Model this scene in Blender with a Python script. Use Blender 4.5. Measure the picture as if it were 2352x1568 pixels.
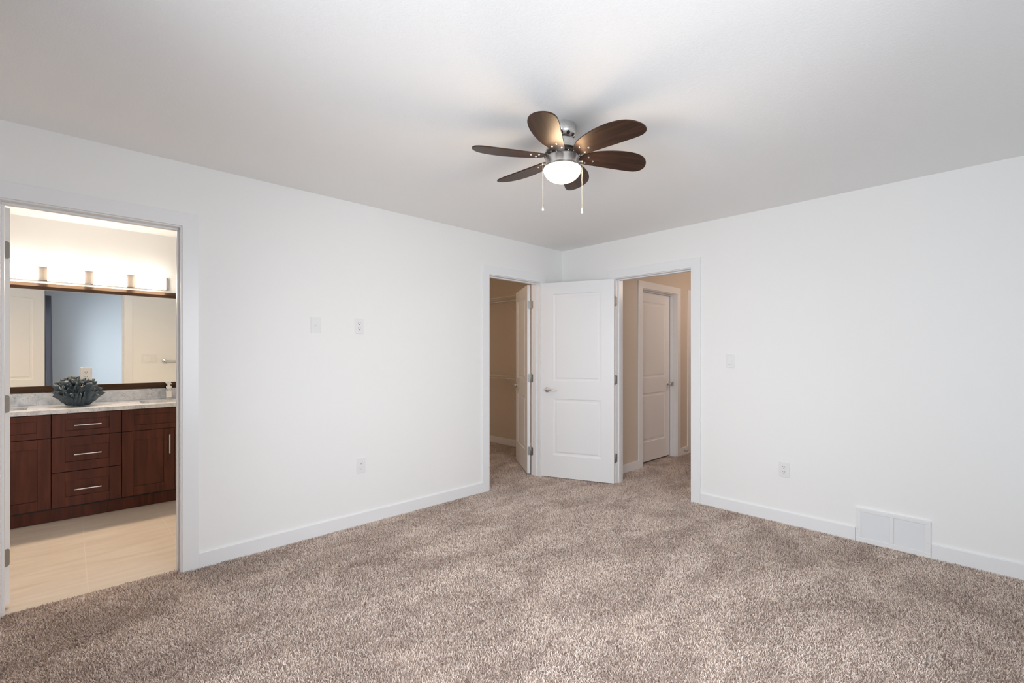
import bpy, math, random
from mathutils import Vector, Matrix
for o in list(bpy.data.objects): bpy.data.objects.remove(o, do_unlink=True)
SC = bpy.context.scene
COL = SC.collection
R = math.radians

# ---------------------------------------------------------------- camera
cam = bpy.data.cameras.new('camera')
cam.sensor_fit = 'HORIZONTAL'; cam.sensor_width = 36.0
cam.lens = 1069.375 / 2352 * 36.0
cam.shift_y = 29.88 / 2352
cam.clip_start = 0.02; cam.clip_end = 60
camo = bpy.data.objects.new('camera', cam); COL.objects.link(camo)
camo.location = (3.3594, -3.9749, 1.29)
camo.rotation_euler = (R(90), 0, 0.80928994)
SC.camera = camo

# ---------------------------------------------------------------- exposure, world
SC.view_settings.view_transform = 'Standard'
SC.view_settings.look = 'None'
SC.view_settings.exposure = 0.0
SC.view_settings.gamma = 1.0
SC.view_settings.use_curve_mapping = False
cy = SC.cycles
cy.use_denoising = True
try: cy.denoiser = 'OPENIMAGEDENOISE'
except Exception: pass
cy.max_bounces = 11; cy.diffuse_bounces = 7; cy.glossy_bounces = 4
cy.transparent_max_bounces = 12; cy.transmission_bounces = 6
cy.sample_clamp_indirect = 6.0
cy.caustics_reflective = False; cy.caustics_refractive = False

W = bpy.data.worlds.new('sky'); SC.world = W; W.use_nodes = True
bgn = W.node_tree.nodes['Background']
bgn.inputs[0].default_value = (0.60, 0.74, 1.0, 1); bgn.inputs[1].default_value = 1.0

# room measures
H = 2.4336          # ceiling
XB = 3.87           # wall beside the camera
YB = -4.46          # window wall behind the camera
T = 0.122           # partition thickness
BW = -2.2           # bathroom mirror wall
WIN = (1.75, 3.25, 0.70, 2.12)      # back window: x0, x1, z0, z1
WIN2 = (-3.18, -2.18, 0.70, 2.12)   # unseen side window, placed to fit the light: y0, y1, z0, z1

def area(name, loc, rot, sx, sy, power, col, spread=None):
    l = bpy.data.lights.new(name, 'AREA'); l.shape = 'RECTANGLE'; l.size = sx; l.size_y = sy
    l.energy = power; l.color = col
    if spread: l.spread = spread
    o = bpy.data.objects.new(name, l); COL.objects.link(o); o.location = loc; o.rotation_euler = rot
    return o
def point(name, loc, power, col, rad=0.05):
    l = bpy.data.lights.new(name, 'POINT'); l.energy = power; l.color = col; l.shadow_soft_size = rad
    o = bpy.data.objects.new(name, l); COL.objects.link(o); o.location = loc
    return o
# daylight through the window behind the camera (light stands outside the opening, facing in)
area('daylight', ((WIN[0]+WIN[1])/2, YB-0.20, (WIN[2]+WIN[3])/2), (R(74), 0, 0), WIN[1]-WIN[0], WIN[3]-WIN[2], 57, (0.91, 0.955, 1.0), R(132))
area('daylight_side', (XB+0.20, (WIN2[0]+WIN2[1])/2, (WIN2[2]+WIN2[3])/2), (R(72), 0, R(90)), WIN2[1]-WIN2[0], WIN2[3]-WIN2[2], 30, (0.91, 0.955, 1.0), R(132))  # daylight of the unseen side window, set to brighten the facing wall
# hall ceiling lamp (fitting out of view); closet and bathroom lights are added fills
point('hall_lamp_light', (1.75, 1.9, 2.25), 20, (1.0, 0.78, 0.64), 0.10)
point('closet_fill_light', (-0.9, -1.7, 2.25), 12, (1.0, 0.68, 0.42), 0.08)  # added warm fill; no closet lamp is known
FAN_GLOW = 60.0
SHADE_GLOW = 12.5
point('bathroom_fill_light', (-1.0, -3.6, 2.28), 2.6, (0.96, 0.97, 1.0), 0.09)  # added unseen fill that brightens the bathroom

# ---------------------------------------------------------------- materials
def new_mat(name):
    m = bpy.data.materials.new(name); m.use_nodes = True
    nt = m.node_tree; b = nt.nodes['Principled BSDF']
    return m, nt, b
def L(nt, a, b): nt.links.new(a, b)
def N(nt, t, **kw):
    n = nt.nodes.new(t)
    for k, v in kw.items():
        if k in n.inputs: n.inputs[k].default_value = v
        else: setattr(n, k, v)
    return n
def coords(nt, scale=(1, 1, 1), rot=(0, 0, 0), kind='Object'):
    tc = N(nt, 'ShaderNodeTexCoord'); mp = N(nt, 'ShaderNodeMapping')
    mp.inputs['Scale'].default_value = scale; mp.inputs['Rotation'].default_value = rot
    L(nt, tc.outputs[kind], mp.inputs['Vector']); return mp.outputs[0]
def ramp(nt, src, stops):
    r = N(nt, 'ShaderNodeValToRGB'); e = r.color_ramp.elements
    while len(e) < len(stops): e.new(0.5)
    for el, (p, c) in zip(e, stops): el.position = p; el.color = (c[0], c[1], c[2], 1) if len(c) > 1 else (c[0],)*3 + (1,)
    L(nt, src, r.inputs[0]); return r.outputs[0]
def noise(nt, vec, scale, detail=2, rough=0.5, dist=0.0):
    n = N(nt, 'ShaderNodeTexNoise'); n.inputs['Scale'].default_value = scale; n.inputs['Detail'].default_value = detail
    n.inputs['Roughness'].default_value = rough; n.inputs['Distortion'].default_value = dist
    L(nt, vec, n.inputs['Vector']); return n.outputs['Fac']
def bump(nt, b, h, strength, dist):
    n = N(nt, 'ShaderNodeBump'); n.inputs['Strength'].default_value = strength; n.inputs['Distance'].default_value = dist
    L(nt, h, n.inputs['Height']); L(nt, n.outputs[0], b.inputs['Normal']); return n
def mixc(nt, fac, a, b, mode='MIX'):
    n = N(nt, 'ShaderNodeMix'); n.data_type = 'RGBA'; n.blend_type = mode
    if isinstance(fac, (int, float)): n.inputs[0].default_value = fac
    else: L(nt, fac, n.inputs[0])
    for i, v in ((6, a), (7, b)):
        if isinstance(v, tuple): n.inputs[i].default_value = (v[0], v[1], v[2], 1)
        else: L(nt, v, n.inputs[i])
    return n.outputs[2]
def plain(name, col, rough=0.5, metal=0.0, spec=0.5, var=0.04, vscale=8.0):
    m, nt, b = new_mat(name)
    v = coords(nt); n = noise(nt, v, vscale, 3)
    c2 = tuple(min(1, c*(1-var)) for c in col)
    L(nt, mixc(nt, n, col, c2), b.inputs['Base Color'])
    b.inputs['Roughness'].default_value = rough; b.inputs['Metallic'].default_value = metal
    b.inputs['Specular IOR Level'].default_value = spec
    return m

def m_wall(name='wall_paint', col=(0.86, 0.86, 0.85)):
    m, nt, b = new_mat(name); v = coords(nt)
    L(nt, mixc(nt, noise(nt, v, 1.3, 2), col, tuple(c*0.985 for c in col)), b.inputs['Base Color'])
    b.inputs['Roughness'].default_value = 0.55; b.inputs['Specular IOR Level'].default_value = 0.3
    bump(nt, b, noise(nt, v, 230, 2), 0.10, 0.0006); return m
def m_ceiling():
    m, nt, b = new_mat('textured_ceiling_paint'); v = coords(nt)
    b.inputs['Base Color'].default_value = (0.925, 0.92, 0.912, 1)
    b.inputs['Roughness'].default_value = 0.8; b.inputs['Specular IOR Level'].default_value = 0.2
    n1 = noise(nt, v, 105, 3, 0.55, 0.6)
    h = ramp(nt, n1, [(0.42, (0.0,)), (0.56, (1.0,))])
    bump(nt, b, h, 0.25, 0.0010); return m
def m_carpet():
    m, nt, b = new_mat('frieze_carpet')
    v = coords(nt)
    fine = noise(nt, v, 105, 3, 0.65, 1.8)
    fine2 = noise(nt, v, 260, 2, 0.6, 1.0)
    mid = noise(nt, v, 26, 3, 0.6, 0.9)
    vp = coords(nt, (1.0, 1.8, 1.0), (0, 0, R(-38)))
    patch = noise(nt, vp, 2.4, 5, 0.62, 0.6)
    c = ramp(nt, fine, [(0.37, (0.16, 0.105, 0.08)), (0.45, (0.50, 0.39, 0.325)), (0.54, (0.76, 0.63, 0.55)), (0.70, (0.92, 0.80, 0.73))])
    c = mixc(nt, 0.30, c, ramp(nt, fine2, [(0.3, (0.28, 0.20, 0.16)), (0.7, (0.90, 0.78, 0.71))]))
    c = mixc(nt, 0.8, c, ramp(nt, mid, [(0.36, (0.62, 0.59, 0.58)), (0.60, (1.0, 1.0, 1.0))]), 'MULTIPLY')
    c = mixc(nt, 0.9, c, ramp(nt, patch, [(0.38, (0.66, 0.63, 0.62)), (0.60, (1.0, 1.0, 1.0))]), 'MULTIPLY')
    L(nt, c, b.inputs['Base Color'])
    b.inputs['Roughness'].default_value = 1.0; b.inputs['Specular IOR Level'].default_value = 0.05
    b.inputs['Sheen Weight'].default_value = 0.25; b.inputs['Sheen Roughness'].default_value = 0.6
    add = N(nt, 'ShaderNodeMath', operation='ADD'); L(nt, fine, add.inputs[0]); L(nt, mid, add.inputs[1])
    bump(nt, b, add.outputs[0], 0.9, 0.010); return m
def m_pile():
    m, nt, b = new_mat('carpet_yarn')
    v = coords(nt); gn = N(nt, 'ShaderNodeNewGeometry'); ri = gn.outputs['Random Per Island']
    c = ramp(nt, ri, [(0.0, (0.30, 0.20, 0.15)), (0.10, (0.52, 0.39, 0.32)), (0.20, (0.76, 0.64, 0.555)), (0.70, (0.84, 0.73, 0.65)), (1.0, (0.91, 0.83, 0.77))])
    vp = coords(nt, (2.1, 1.0, 1.0), (0, 0, R(8)))
    patch = noise(nt, vp, 2.0, 5, 0.62, 0.5)
    c = mixc(nt, 0.9, c, ramp(nt, patch, [(0.38, (0.72, 0.68, 0.66)), (0.60, (1.0, 1.0, 1.0))]), 'MULTIPLY')  # patches put the shade of leaning pile into the colour
    L(nt, c, b.inputs['Base Color']); b.inputs['Roughness'].default_value = 0.9; b.inputs['Specular IOR Level'].default_value = 0.15
    return m
def m_tile():
    m, nt, b = new_mat('porcelain_floor_tile')
    v = coords(nt)
    br = N(nt, 'ShaderNodeTexBrick'); br.offset = 0.0; br.squash = 1.0
    br.inputs['Scale'].default_value = 1.0; br.inputs['Brick Width'].default_value = 0.91; br.inputs['Row Height'].default_value = 0.462
    br.inputs['Mortar Size'].default_value = 0.0022; br.inputs['Mortar Smooth'].default_value = 0.3
    mp = N(nt, 'ShaderNodeMapping'); mp.inputs['Location'].default_value = (0.59+0.91*5, 3.895+0.462*5, 0)
    L(nt, v, mp.inputs['Vector']); L(nt, mp.outputs[0], br.inputs['Vector'])
    vs = coords(nt, (9.0, 1.3, 1.0), (0, 0, R(7)))
    n1 = noise(nt, vs, 1.9, 6, 0.6, 0.35)
    base = ramp(nt, n1, [(0.30, (0.55, 0.48, 0.415)), (0.50, (0.61, 0.545, 0.48)), (0.72, (0.68, 0.62, 0.56))])
    L(nt, mixc(nt, br.outputs['Fac'], base, (0.66, 0.61, 0.55)), b.inputs['Base Color'])
    b.inputs['Roughness'].default_value = 0.32
    bump(nt, b, br.outputs['Fac'], -0.3, 0.001); return m
def m_wood(name, dark, light, scale=(26, 26, 1.6), rough=0.33, coat=0.15, kind='Object', sc=1.0, tint=(1, 1, 1)):
    m, nt, b = new_mat(name); v = coords(nt, scale, kind=kind)
    n1 = noise(nt, v, 1.0*sc, 5, 0.62, 0.7); n2 = noise(nt, coords(nt, (3, 3, 1.5)), 2.0, 2)
    c = ramp(nt, n1, [(0.32, dark), (0.70, light)])
    L(nt, mixc(nt, 0.5, c, ramp(nt, n2, [(0.3, (0.72, 0.72, 0.72)), (0.7, (1, 1, 1))]), 'MULTIPLY'), b.inputs['Base Color'])
    b.inputs['Roughness'].default_value = rough; b.inputs['Coat Weight'].default_value = coat; b.inputs['Coat Roughness'].default_value = 0.25
    b.inputs['Specular Tint'].default_value = tint + (1,)
    return m
def m_granite():
    m, nt, b = new_mat('speckled_granite'); v = coords(nt)
    n1 = noise(nt, v, 14, 4, 0.6, 0.4); n2 = noise(nt, v, 115, 3, 0.6, 0.5); n3 = noise(nt, v, 5.0, 2)
    c = ramp(nt, n1, [(0.35, (0.52, 0.55, 0.60)), (0.6, (0.74, 0.77, 0.82))])  # bluish base puts the bedroom's cool daylight into the stone colour
    sp = ramp(nt, n2, [(0.30, (1.0,)), (0.365, (0.0,))])
    mul = N(nt, 'ShaderNodeMath', operation='MULTIPLY'); L(nt, sp, mul.inputs[0]); L(nt, ramp(nt, n3, [(0.35, (0.25,)), (0.55, (1.0,))]), mul.inputs[1])
    c = mixc(nt, mul.outputs[0], c, (0.045, 0.045, 0.05))
    n4 = noise(nt, v, 75, 3, 0.6, 0.4)
    c = mixc(nt, ramp(nt, n4, [(0.33, (0.5,)), (0.41, (0.0,))]), c, (0.25, 0.24, 0.25))
    L(nt, c, b.inputs['Base Color']); b.inputs['Roughness'].default_value = 0.16
    return m
def m_emit(name, col, strength, rim=None):
    m, nt, b = new_mat(name)
    b.inputs['Base Color'].default_value = (0.9, 0.88, 0.84, 1); b.inputs['Roughness'].default_value = 0.35
    lw = N(nt, 'ShaderNodeLayerWeight'); lw.inputs[0].default_value = 0.35
    c = ramp(nt, lw.outputs['Facing'], [(0.55, col), (0.95, rim or col)])
    L(nt, c, b.inputs['Emission Color']); b.inputs['Emission Strength'].default_value = strength
    return m
def m_metal(name, col, rough, aniso=False):
    m, nt, b = new_mat(name); v = coords(nt, (4, 4, 160))
    n = noise(nt, v, 3.0, 3)
    L(nt, mixc(nt, n, col, tuple(c*0.86 for c in col)), b.inputs['Base Color'])
    b.inputs['Metallic'].default_value = 0.92; b.inputs['Roughness'].default_value = rough
    return m
def m_pane():
    m, nt, b = new_mat('window_glass'); out = nt.nodes['Material Output']
    tr = N(nt, 'ShaderNodeBsdfTransparent'); gl = N(nt, 'ShaderNodeBsdfGlossy'); gl.inputs['Roughness'].default_value = 0.02
    mx = N(nt, 'ShaderNodeMixShader'); mx.inputs[0].default_value = 0.05
    L(nt, tr.outputs[0], mx.inputs[1]); L(nt, gl.outputs[0], mx.inputs[2]); L(nt, mx.outputs[0], out.inputs[0]); return m

M = dict(
    wall=m_wall(), ceil=m_ceiling(), carpet=m_carpet(), pile=m_pile(), tile=m_tile(),
    cool_tint=m_wall('daylight_tinted_paint', (0.66, 0.74, 0.80)),  # white wall; the blue tint puts cool daylight into its colour
    beige=m_wall('warm_tinted_paint', (0.66, 0.585, 0.50)),  # beige base puts some warm closet and hall light into the colour
    trim=plain('white_trim_paint', (0.83, 0.835, 0.845), 0.30, spec=0.45, var=0.01),
    door=plain('white_door_paint', (0.82, 0.825, 0.835), 0.34, spec=0.45, var=0.01),
    plate=plain('white_plastic', (0.81, 0.81, 0.805), 0.30, var=0.01),
    slot=plain('dark_slot', (0.06, 0.06, 0.06), 0.6),
    cab=m_wood('cherry_stained_wood', (0.036, 0.0095, 0.0068), (0.098, 0.026, 0.017), (22, 22, 1.5), 0.36, 0.0, tint=(1.0, 0.70, 0.60)),
    cabdark=plain('dark_recess', (0.012, 0.006, 0.005), 0.6),
    frame=m_wood('espresso_wood', (0.020, 0.011, 0.009), (0.055, 0.030, 0.022), (20, 1.5, 20), 0.30, 0.0, tint=(1.0, 0.66, 0.38)),
    granite=m_granite(),
    nickel=m_metal('brushed_nickel', (0.78, 0.765, 0.74), 0.34),
    hinge=m_metal('satin_nickel_hinge', (0.40, 0.40, 0.39), 0.48),
    barplate=plain('satin_fixture_metal', (0.15, 0.125, 0.105), 0.5, metal=0.5),
    chrome=m_metal('chrome', (0.82, 0.83, 0.85), 0.07),
    steel=m_metal('bar_pull_steel', (0.80, 0.79, 0.78), 0.26),
    blade=m_wood('walnut_blade', (0.010, 0.0048, 0.0036), (0.058, 0.028, 0.020), (2.2, 30, 30), 0.40, 0.0, sc=1.3, tint=(1.0, 0.62, 0.34)),
    darkmetal=plain('dark_motor_metal', (0.07, 0.05, 0.04), 0.4, metal=0.8),
    chain=plain('brass_bead_chain', (0.78, 0.66, 0.48), 0.3, metal=0.6),
    white=plain('white_pull', (0.86, 0.86, 0.84), 0.35, var=0.01),
    bowl=m_emit('lit_frosted_glass', (1.0, 0.76, 0.50), FAN_GLOW, (0.30, 0.14, 0.04)),
    shade=m_emit('lit_shade_glass', (1.0, 0.91, 0.80), SHADE_GLOW, (0.8, 0.62, 0.42)),
    coral=plain('slate_blue_resin', (0.062, 0.092, 0.120), 0.45, var=0.45, vscale=16),
    curtain=plain('charcoal_curtain_cloth', (0.085, 0.085, 0.110), 0.36, var=0.2, vscale=60),
    ceramic=plain('white_ceramic', (0.80, 0.80, 0.79), 0.12, var=0.01),
    wire=plain('white_coated_wire', (0.78, 0.76, 0.72), 0.35, var=0.01),
    pane=m_pane(), rubber=plain('white_rubber', (0.75, 0.75, 0.73), 0.6),
)
mm, nt, b = new_mat('mirror_glass')
b.inputs['Metallic'].default_value = 1.0; b.inputs['Roughness'].default_value = 0.0
b.inputs['Base Color'].default_value = (0.86, 0.885, 0.89, 1); M['mirror'] = mm

# ---------------------------------------------------------------- mesh helpers
class MB:
    def __init__(s): s.v = []; s.f = []; s.x = Matrix.Identity(4)
    def add(s, vs, fs):
        o = len(s.v); s.v += [tuple(s.x @ Vector(p)) for p in vs]; s.f += [tuple(o+i for i in f) for f in fs]; return s
    def box(s, x0, x1, y0, y1, z0, z1):
        x0, x1 = sorted((x0, x1)); y0, y1 = sorted((y0, y1)); z0, z1 = sorted((z0, z1))
        return s.add([(x0,y0,z0),(x1,y0,z0),(x1,y1,z0),(x0,y1,z0),(x0,y0,z1),(x1,y0,z1),(x1,y1,z1),(x0,y1,z1)],
              [(0,3,2,1),(4,5,6,7),(0,1,5,4),(1,2,6,5),(2,3,7,6),(3,0,4,7)])
    def lathe(s, prof, n=32, c=(0,0,0), axis='z', a0=0.0):
        # prof: (radius, height)
        vs = []; fs = []; m = len(prof)
        for k in range(n):
            a = 2*math.pi*k/n + a0; ca, sa = math.cos(a), math.sin(a)
            for r, h in prof:
                p = (r*ca, r*sa, h)
                if axis == 'x': p = (h, r*ca, r*sa)
                if axis == 'y': p = (r*sa, h, r*ca)
                vs.append((p[0]+c[0], p[1]+c[1], p[2]+c[2]))
        for k in range(n):
            k2 = (k+1) % n
            for i in range(m-1): fs.append((k*m+i, k2*m+i, k2*m+i+1, k*m+i+1))
        if prof[0][0] > 1e-6: fs.append(tuple(k*m for k in reversed(range(n))))
        if prof[-1][0] > 1e-6: fs.append(tuple(k*m+m-1 for k in range(n)))
        return s.add(vs, fs)
    def tube(s, pts, r, n=10, caps=True):
        pts = [Vector(p) for p in pts]; rs = r if isinstance(r, (list, tuple)) else [r]*len(pts)
        vs = []; fs = []; up = None
        for i, p in enumerate(pts):
            t = (pts[min(i+1, len(pts)-1)] - pts[max(i-1, 0)]).normalized()
            if up is None: up = Vector((0,0,1)) if abs(t.z) < 0.9 else Vector((1,0,0))
            a = t.cross(up).normalized(); bb = a.cross(t).normalized(); up = bb
            for k in range(n):
                g = 2*math.pi*k/n; vs.append(tuple(p + (a*math.cos(g) + bb*math.sin(g))*rs[i]))
        for i in range(len(pts)-1):
            for k in range(n):
                k2 = (k+1) % n; fs.append((i*n+k, i*n+k2, (i+1)*n+k2, (i+1)*n+k))
        if caps: fs.append(tuple(range(n))[::-1]); fs.append(tuple((len(pts)-1)*n+k for k in range(n)))
        return s.add(vs, fs)
    def prism(s, poly, h0, h1, axis='z'):
        # poly (a,b); extruded along axis; axis x: (h,a,b)  y: (a,h,b)  z: (a,b,h)
        def P(a, b_, h): return {'x': (h, a, b_), 'y': (a, h, b_), 'z': (a, b_, h)}[axis]
        n = len(poly); vs = [P(a, b_, h0) for a, b_ in poly] + [P(a, b_, h1) for a, b_ in poly]
        fs = [tuple(range(n))[::-1], tuple(range(n, 2*n))] + [(i, (i+1) % n, n+(i+1) % n, n+i) for i in range(n)]
        return s.add(vs, fs)
    def build(s, name, mat, parent=None, smooth=False, bevel=0, loc=None, rotz=0, seg=2):
        me = bpy.data.meshes.new(name); me.from_pydata(s.v, [], s.f); me.validate(); me.update()
        import bmesh
        bm = bmesh.new(); bm.from_mesh(me); bmesh.ops.recalc_face_normals(bm, faces=bm.faces); bm.to_mesh(me); bm.free()
        me.materials.append(mat if not isinstance(mat, str) else M[mat])
        if smooth:
            me.polygons.foreach_set('use_smooth', [True]*len(me.polygons))
            try: me.set_sharp_from_angle(angle=R(38))
            except Exception: pass
        o = bpy.data.objects.new(name, me); COL.objects.link(o)
        if bevel:
            md = o.modifiers.new('bevel', 'BEVEL'); md.width = bevel; md.segments = seg; md.limit_method = 'ANGLE'; md.angle_limit = R(40)
        if parent: o.parent = parent
        if loc is not None: o.location = loc
        o.rotation_euler.z = rotz
        return o
def tag(o, label=None, cat=None, group=None, kind=None):
    for k, v in (('label', label), ('category', cat), ('group', group), ('kind', kind)):
        if v: o[k] = v
    return o
def thing(name, label, cat, loc=(0,0,0), rotz=0, group=None):
    o = bpy.data.objects.new(name, None); COL.objects.link(o); o.empty_display_size = 0.1
    o.location = loc; o.rotation_euler.z = rotz
    return tag(o, label, cat, group)
def struct(mb, name, mat, label=None, bevel=0, **k):
    return tag(mb.build(name, mat, bevel=bevel, **k), label, None, None, 'structure')
def rrect(w, h, r, n=4, c=(0, 0)):
    pts = []
    for qx, qy, a0 in ((1,1,0),(-1,1,90),(-1,-1,180),(1,-1,270)):
        for i in range(n+1):
            a = R(a0 + 90*i/n); pts.append((c[0]+qx*(w/2-r)+r*math.cos(a), c[1]+qy*(h/2-r)+r*math.sin(a)))
    return pts

# ---------------------------------------------------------------- room shell
BY0, BY1 = -4.80, -2.88          # bathroom extent in y
CY = 0.57                        # closet far wall
HT = 2.062                       # rough head of the doorways
g = 0.02                         # jamb thickness
# clear openings between jambs
BATH = (-4.215, -3.492); CLO = (-1.072, -0.365); HALL = (0.70, 1.475)
def wall_with_holes(a0, a1, z0, z1, holes, put):
    # holes (a,b,za,zb) sorted
    cur = a0; zl = z0 - 0.05
    for (a, b_, za, zb) in holes:
        put(cur, a, zl, z1)
        if za > z0: put(a, b_, zl, za)
        if zb < z1: put(a, b_, zb, z1)
        cur = b_
    put(cur, a1, zl, z1)
w = MB()
wall_with_holes(BY0, CY+T, 0, H, [(BATH[0]-g, BATH[1]+g, 0, HT), (CLO[0]-g, CLO[1]+g, 0, HT)], lambda a, b_, c, d: w.box(-T, 0, a, b_, c, d))
struct(w, 'wall_left', 'wall')
w = MB()
wall_with_holes(0, XB+0.15, 0, H, [(HALL[0]-g, HALL[1]+g, 0, HT)], lambda a, b_, c, d: w.box(a, b_, 0, T, c, d))
struct(w, 'wall_right', 'wall')
w = MB()
wall_with_holes(0, XB+0.15, 0, H, [WIN], lambda a, b_, c, d: w.box(a, b_, YB-0.15, YB, c, d))
struct(w, 'wall_back', 'wall')
w = MB()
wall_with_holes(YB, 0, 0, H, [WIN2], lambda a, b_, c, d: w.box(XB, XB+0.15, a, b_, c, d))
struct(w, 'wall_near', 'cool_tint')
struct(MB().box(BW-0.15, BW, BY0-0.15, BY1+T, -0.05, H), 'wall_bathroom_far', 'wall')
struct(MB().box(BW, -T, BY0-0.15, BY0, -0.05, H), 'wall_bathroom_side', 'wall')
struct(MB().box(BW, -T, BY1, BY1+T, -0.05, H), 'wall_bathroom_partition', 'wall')
struct(MB().box(-2.45, -T, CY, CY+T, -0.05, H), 'wall_closet_far', 'beige')
struct(MB().box(-2.45-T, -2.45, BY1+T, CY+T, -0.05, H), 'wall_closet_side', 'beige')
# hall
HX = 0.52; HD1 = (0.800, 1.618); HD2 = (1.995, 2.76)
w = MB()
wall_with_holes(T, 4.4, 0, H, [(HD1[0]-g, HD1[1]+g, 0, HT), (HD2[0]-g, HD2[1]+g, 0, HT)], lambda a, b_, c, d: w.box(HX-T, HX, a, b_, c, d))
struct(w, 'wall_hall_left', 'beige')
struct(MB().box(HX-T, 3.0, 4.4, 4.4+T, -0.05, H), 'wall_hall_end', 'beige')
struct(MB().box(-0.10, 0.0, CY+T, 4.4+T, -0.05, H), 'wall_light_block', 'beige')  # added unseen wall, blocks sky light leaking under the hall doors
struct(MB().box(3.0, 3.0+T, T, 4.4+T, -0.05, H), 'wall_hall_right', 'beige')
struct(MB().box(-2.6, XB+0.15, BY0-0.15, 4.55, H, H+0.12), 'ceiling', 'ceil')
# carpet: bedroom, closet, hall and their doorways in one continuous surface
FZ = -0.009                      # carpet backing; the pile stands on it
w = MB()
w.box(0, XB, YB, 0, -0.05, FZ)
w.box(-0.06, 0, BATH[0]-g, BATH[1]+g, -0.05, FZ)
w.box(-T, 0, CLO[0]-g, CLO[1]+g, -0.05, FZ)
w.box(-2.45, -T, BY1+T, CY, -0.05, FZ)
w.box(HALL[0]-g, HALL[1]+g, 0, T, -0.05, FZ)
w.box(HX, 3.0, T, 4.4, -0.05, FZ)
w.box(HX-T, HX, HD1[0]-g, HD1[1]+g, -0.05, FZ)
w.box(HX-T, HX, HD2[0]-g, HD2[1]+g, -0.05, FZ)
w.box(0, HX-T, T, 4.4, -0.05, FZ)  # unseen floor added behind the hall doors against the light leak
struct(w, 'floor', 'carpet')
w = MB(); w.box(BW, -0.06, BY0, BY1, -0.055, -0.006)
struct(w, 'floor_bathroom', 'tile')

# carpet pile: upright twisted tufts over the floor the view can reach
import numpy as np
def carpet_pile():
    rng = np.random.default_rng(5)
    rects = [(0.0, XB, YB, 0.0), (-0.055, 0.0, BATH[0], BATH[1]), (-T, 0.0, CLO[0], CLO[1]), (-2.45, -T, -1.6, CY), (HALL[0], HALL[1], 0.0, T), (HX, 2.4, T, 3.2)]
    P = []
    for x0, x1, y0, y1 in rects:
        n = int((x1-x0)*(y1-y0)*DENS); P.append(np.c_[rng.uniform(x0, x1, n), rng.uniform(y0, y1, n)])
    P = np.vstack(P)
    # keep what a camera here or a step to the side can see
    d = P-np.array([3.3594, -3.9749]); fwd = np.array([-0.7238, 0.69]); rgt = np.array([0.69, 0.7238])
    Z = d@fwd; X = d@rgt
    keep = (Z > 1.35) & (np.abs(X) < Z*1.16+0.45) & (rng.random(len(P)) < np.clip(1.25-(Z-2.0)*0.12, 0.45, 1.0))
    P = P[keep]; Z = Z[keep]; n = len(P)
    def lowf(sc, seed):
        r = np.random.default_rng(seed); o = np.zeros(n)
        for k in range(7):
            a = r.uniform(0, 6.28); f = sc*r.uniform(0.6, 1.7); o += np.sin((P[:, 0]*np.cos(a)+P[:, 1]*np.sin(a))*f+r.uniform(0, 6.28)+0.8*np.sin((P[:, 0]*np.sin(a)-P[:, 1]*np.cos(a))*f*0.9))
        return o/3.0
    lean = 0.55*lowf(6.0, 1)+0.25*lowf(19.0, 2)
    ang = -0.9+1.2*lowf(3.0, 3)+rng.normal(0, 1.5, n)
    tilt = np.clip(0.75+0.22*lean+rng.normal(0, 0.32, n), 0.1, 1.35)
    ln = rng.uniform(0.0095, 0.0150, n); wd = rng.uniform(0.0021, 0.0036, n)*(1+0.10*np.clip(Z-2.5, 0, 4))
    dx, dy = np.cos(ang), np.sin(ang)
    curl = rng.normal(0, 1.6, n); fa = rng.uniform(0, np.pi, n); tw = rng.normal(0, 0.9, n)
    sx = P[:, 0]; sy = P[:, 1]
    V = np.zeros((n, 8, 3), np.float32); px = sx.copy(); py = sy.copy(); pz = np.full(n, FZ)
    for k in range(4):
        t = k/3; w_ = wd*(0.9, 1.05, 1.0, 0.55)[k]*0.5; a = fa+tw*t
        V[:, 2*k, 0] = px-np.cos(a)*w_; V[:, 2*k, 1] = py-np.sin(a)*w_; V[:, 2*k, 2] = pz
        V[:, 2*k+1, 0] = px+np.cos(a)*w_; V[:, 2*k+1, 1] = py+np.sin(a)*w_; V[:, 2*k+1, 2] = pz
        th = tilt*(0.35+1.05*t); st_ = ln/3; an = ang+curl*t; dx, dy = np.cos(an), np.sin(an)
        px = px+dx*np.sin(th)*st_; py = py+dy*np.sin(th)*st_; pz = pz+np.cos(th)*st_
    nv = n*8; nf = n*3
    me = bpy.data.meshes.new('carpet_pile'); me.vertices.add(nv); me.vertices.foreach_set('co', V.reshape(-1))
    base = (np.arange(n)*8)[:, None, None]; q = np.array([[0, 1, 3, 2], [2, 3, 5, 4], [4, 5, 7, 6]])[None]
    idx = (base+q).reshape(-1).astype(np.int32)
    me.loops.add(nf*4); me.loops.foreach_set('vertex_index', idx)
    me.polygons.add(nf); me.polygons.foreach_set('loop_start', np.arange(0, nf*4, 4, dtype=np.int32)); me.polygons.foreach_set('loop_total', np.full(nf, 4, np.int32))
    me.polygons.foreach_set('use_smooth', np.ones(nf, bool))
    me.update(calc_edges=True); me.materials.append(M['pile'])
    o = bpy.data.objects.new('carpet_pile', me); COL.objects.link(o)
    tag(o, 'beige and brown frieze carpet pile covering the bedroom, closet and hall floor', 'carpet', None, 'stuff')
DENS = 38000
carpet_pile()

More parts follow.
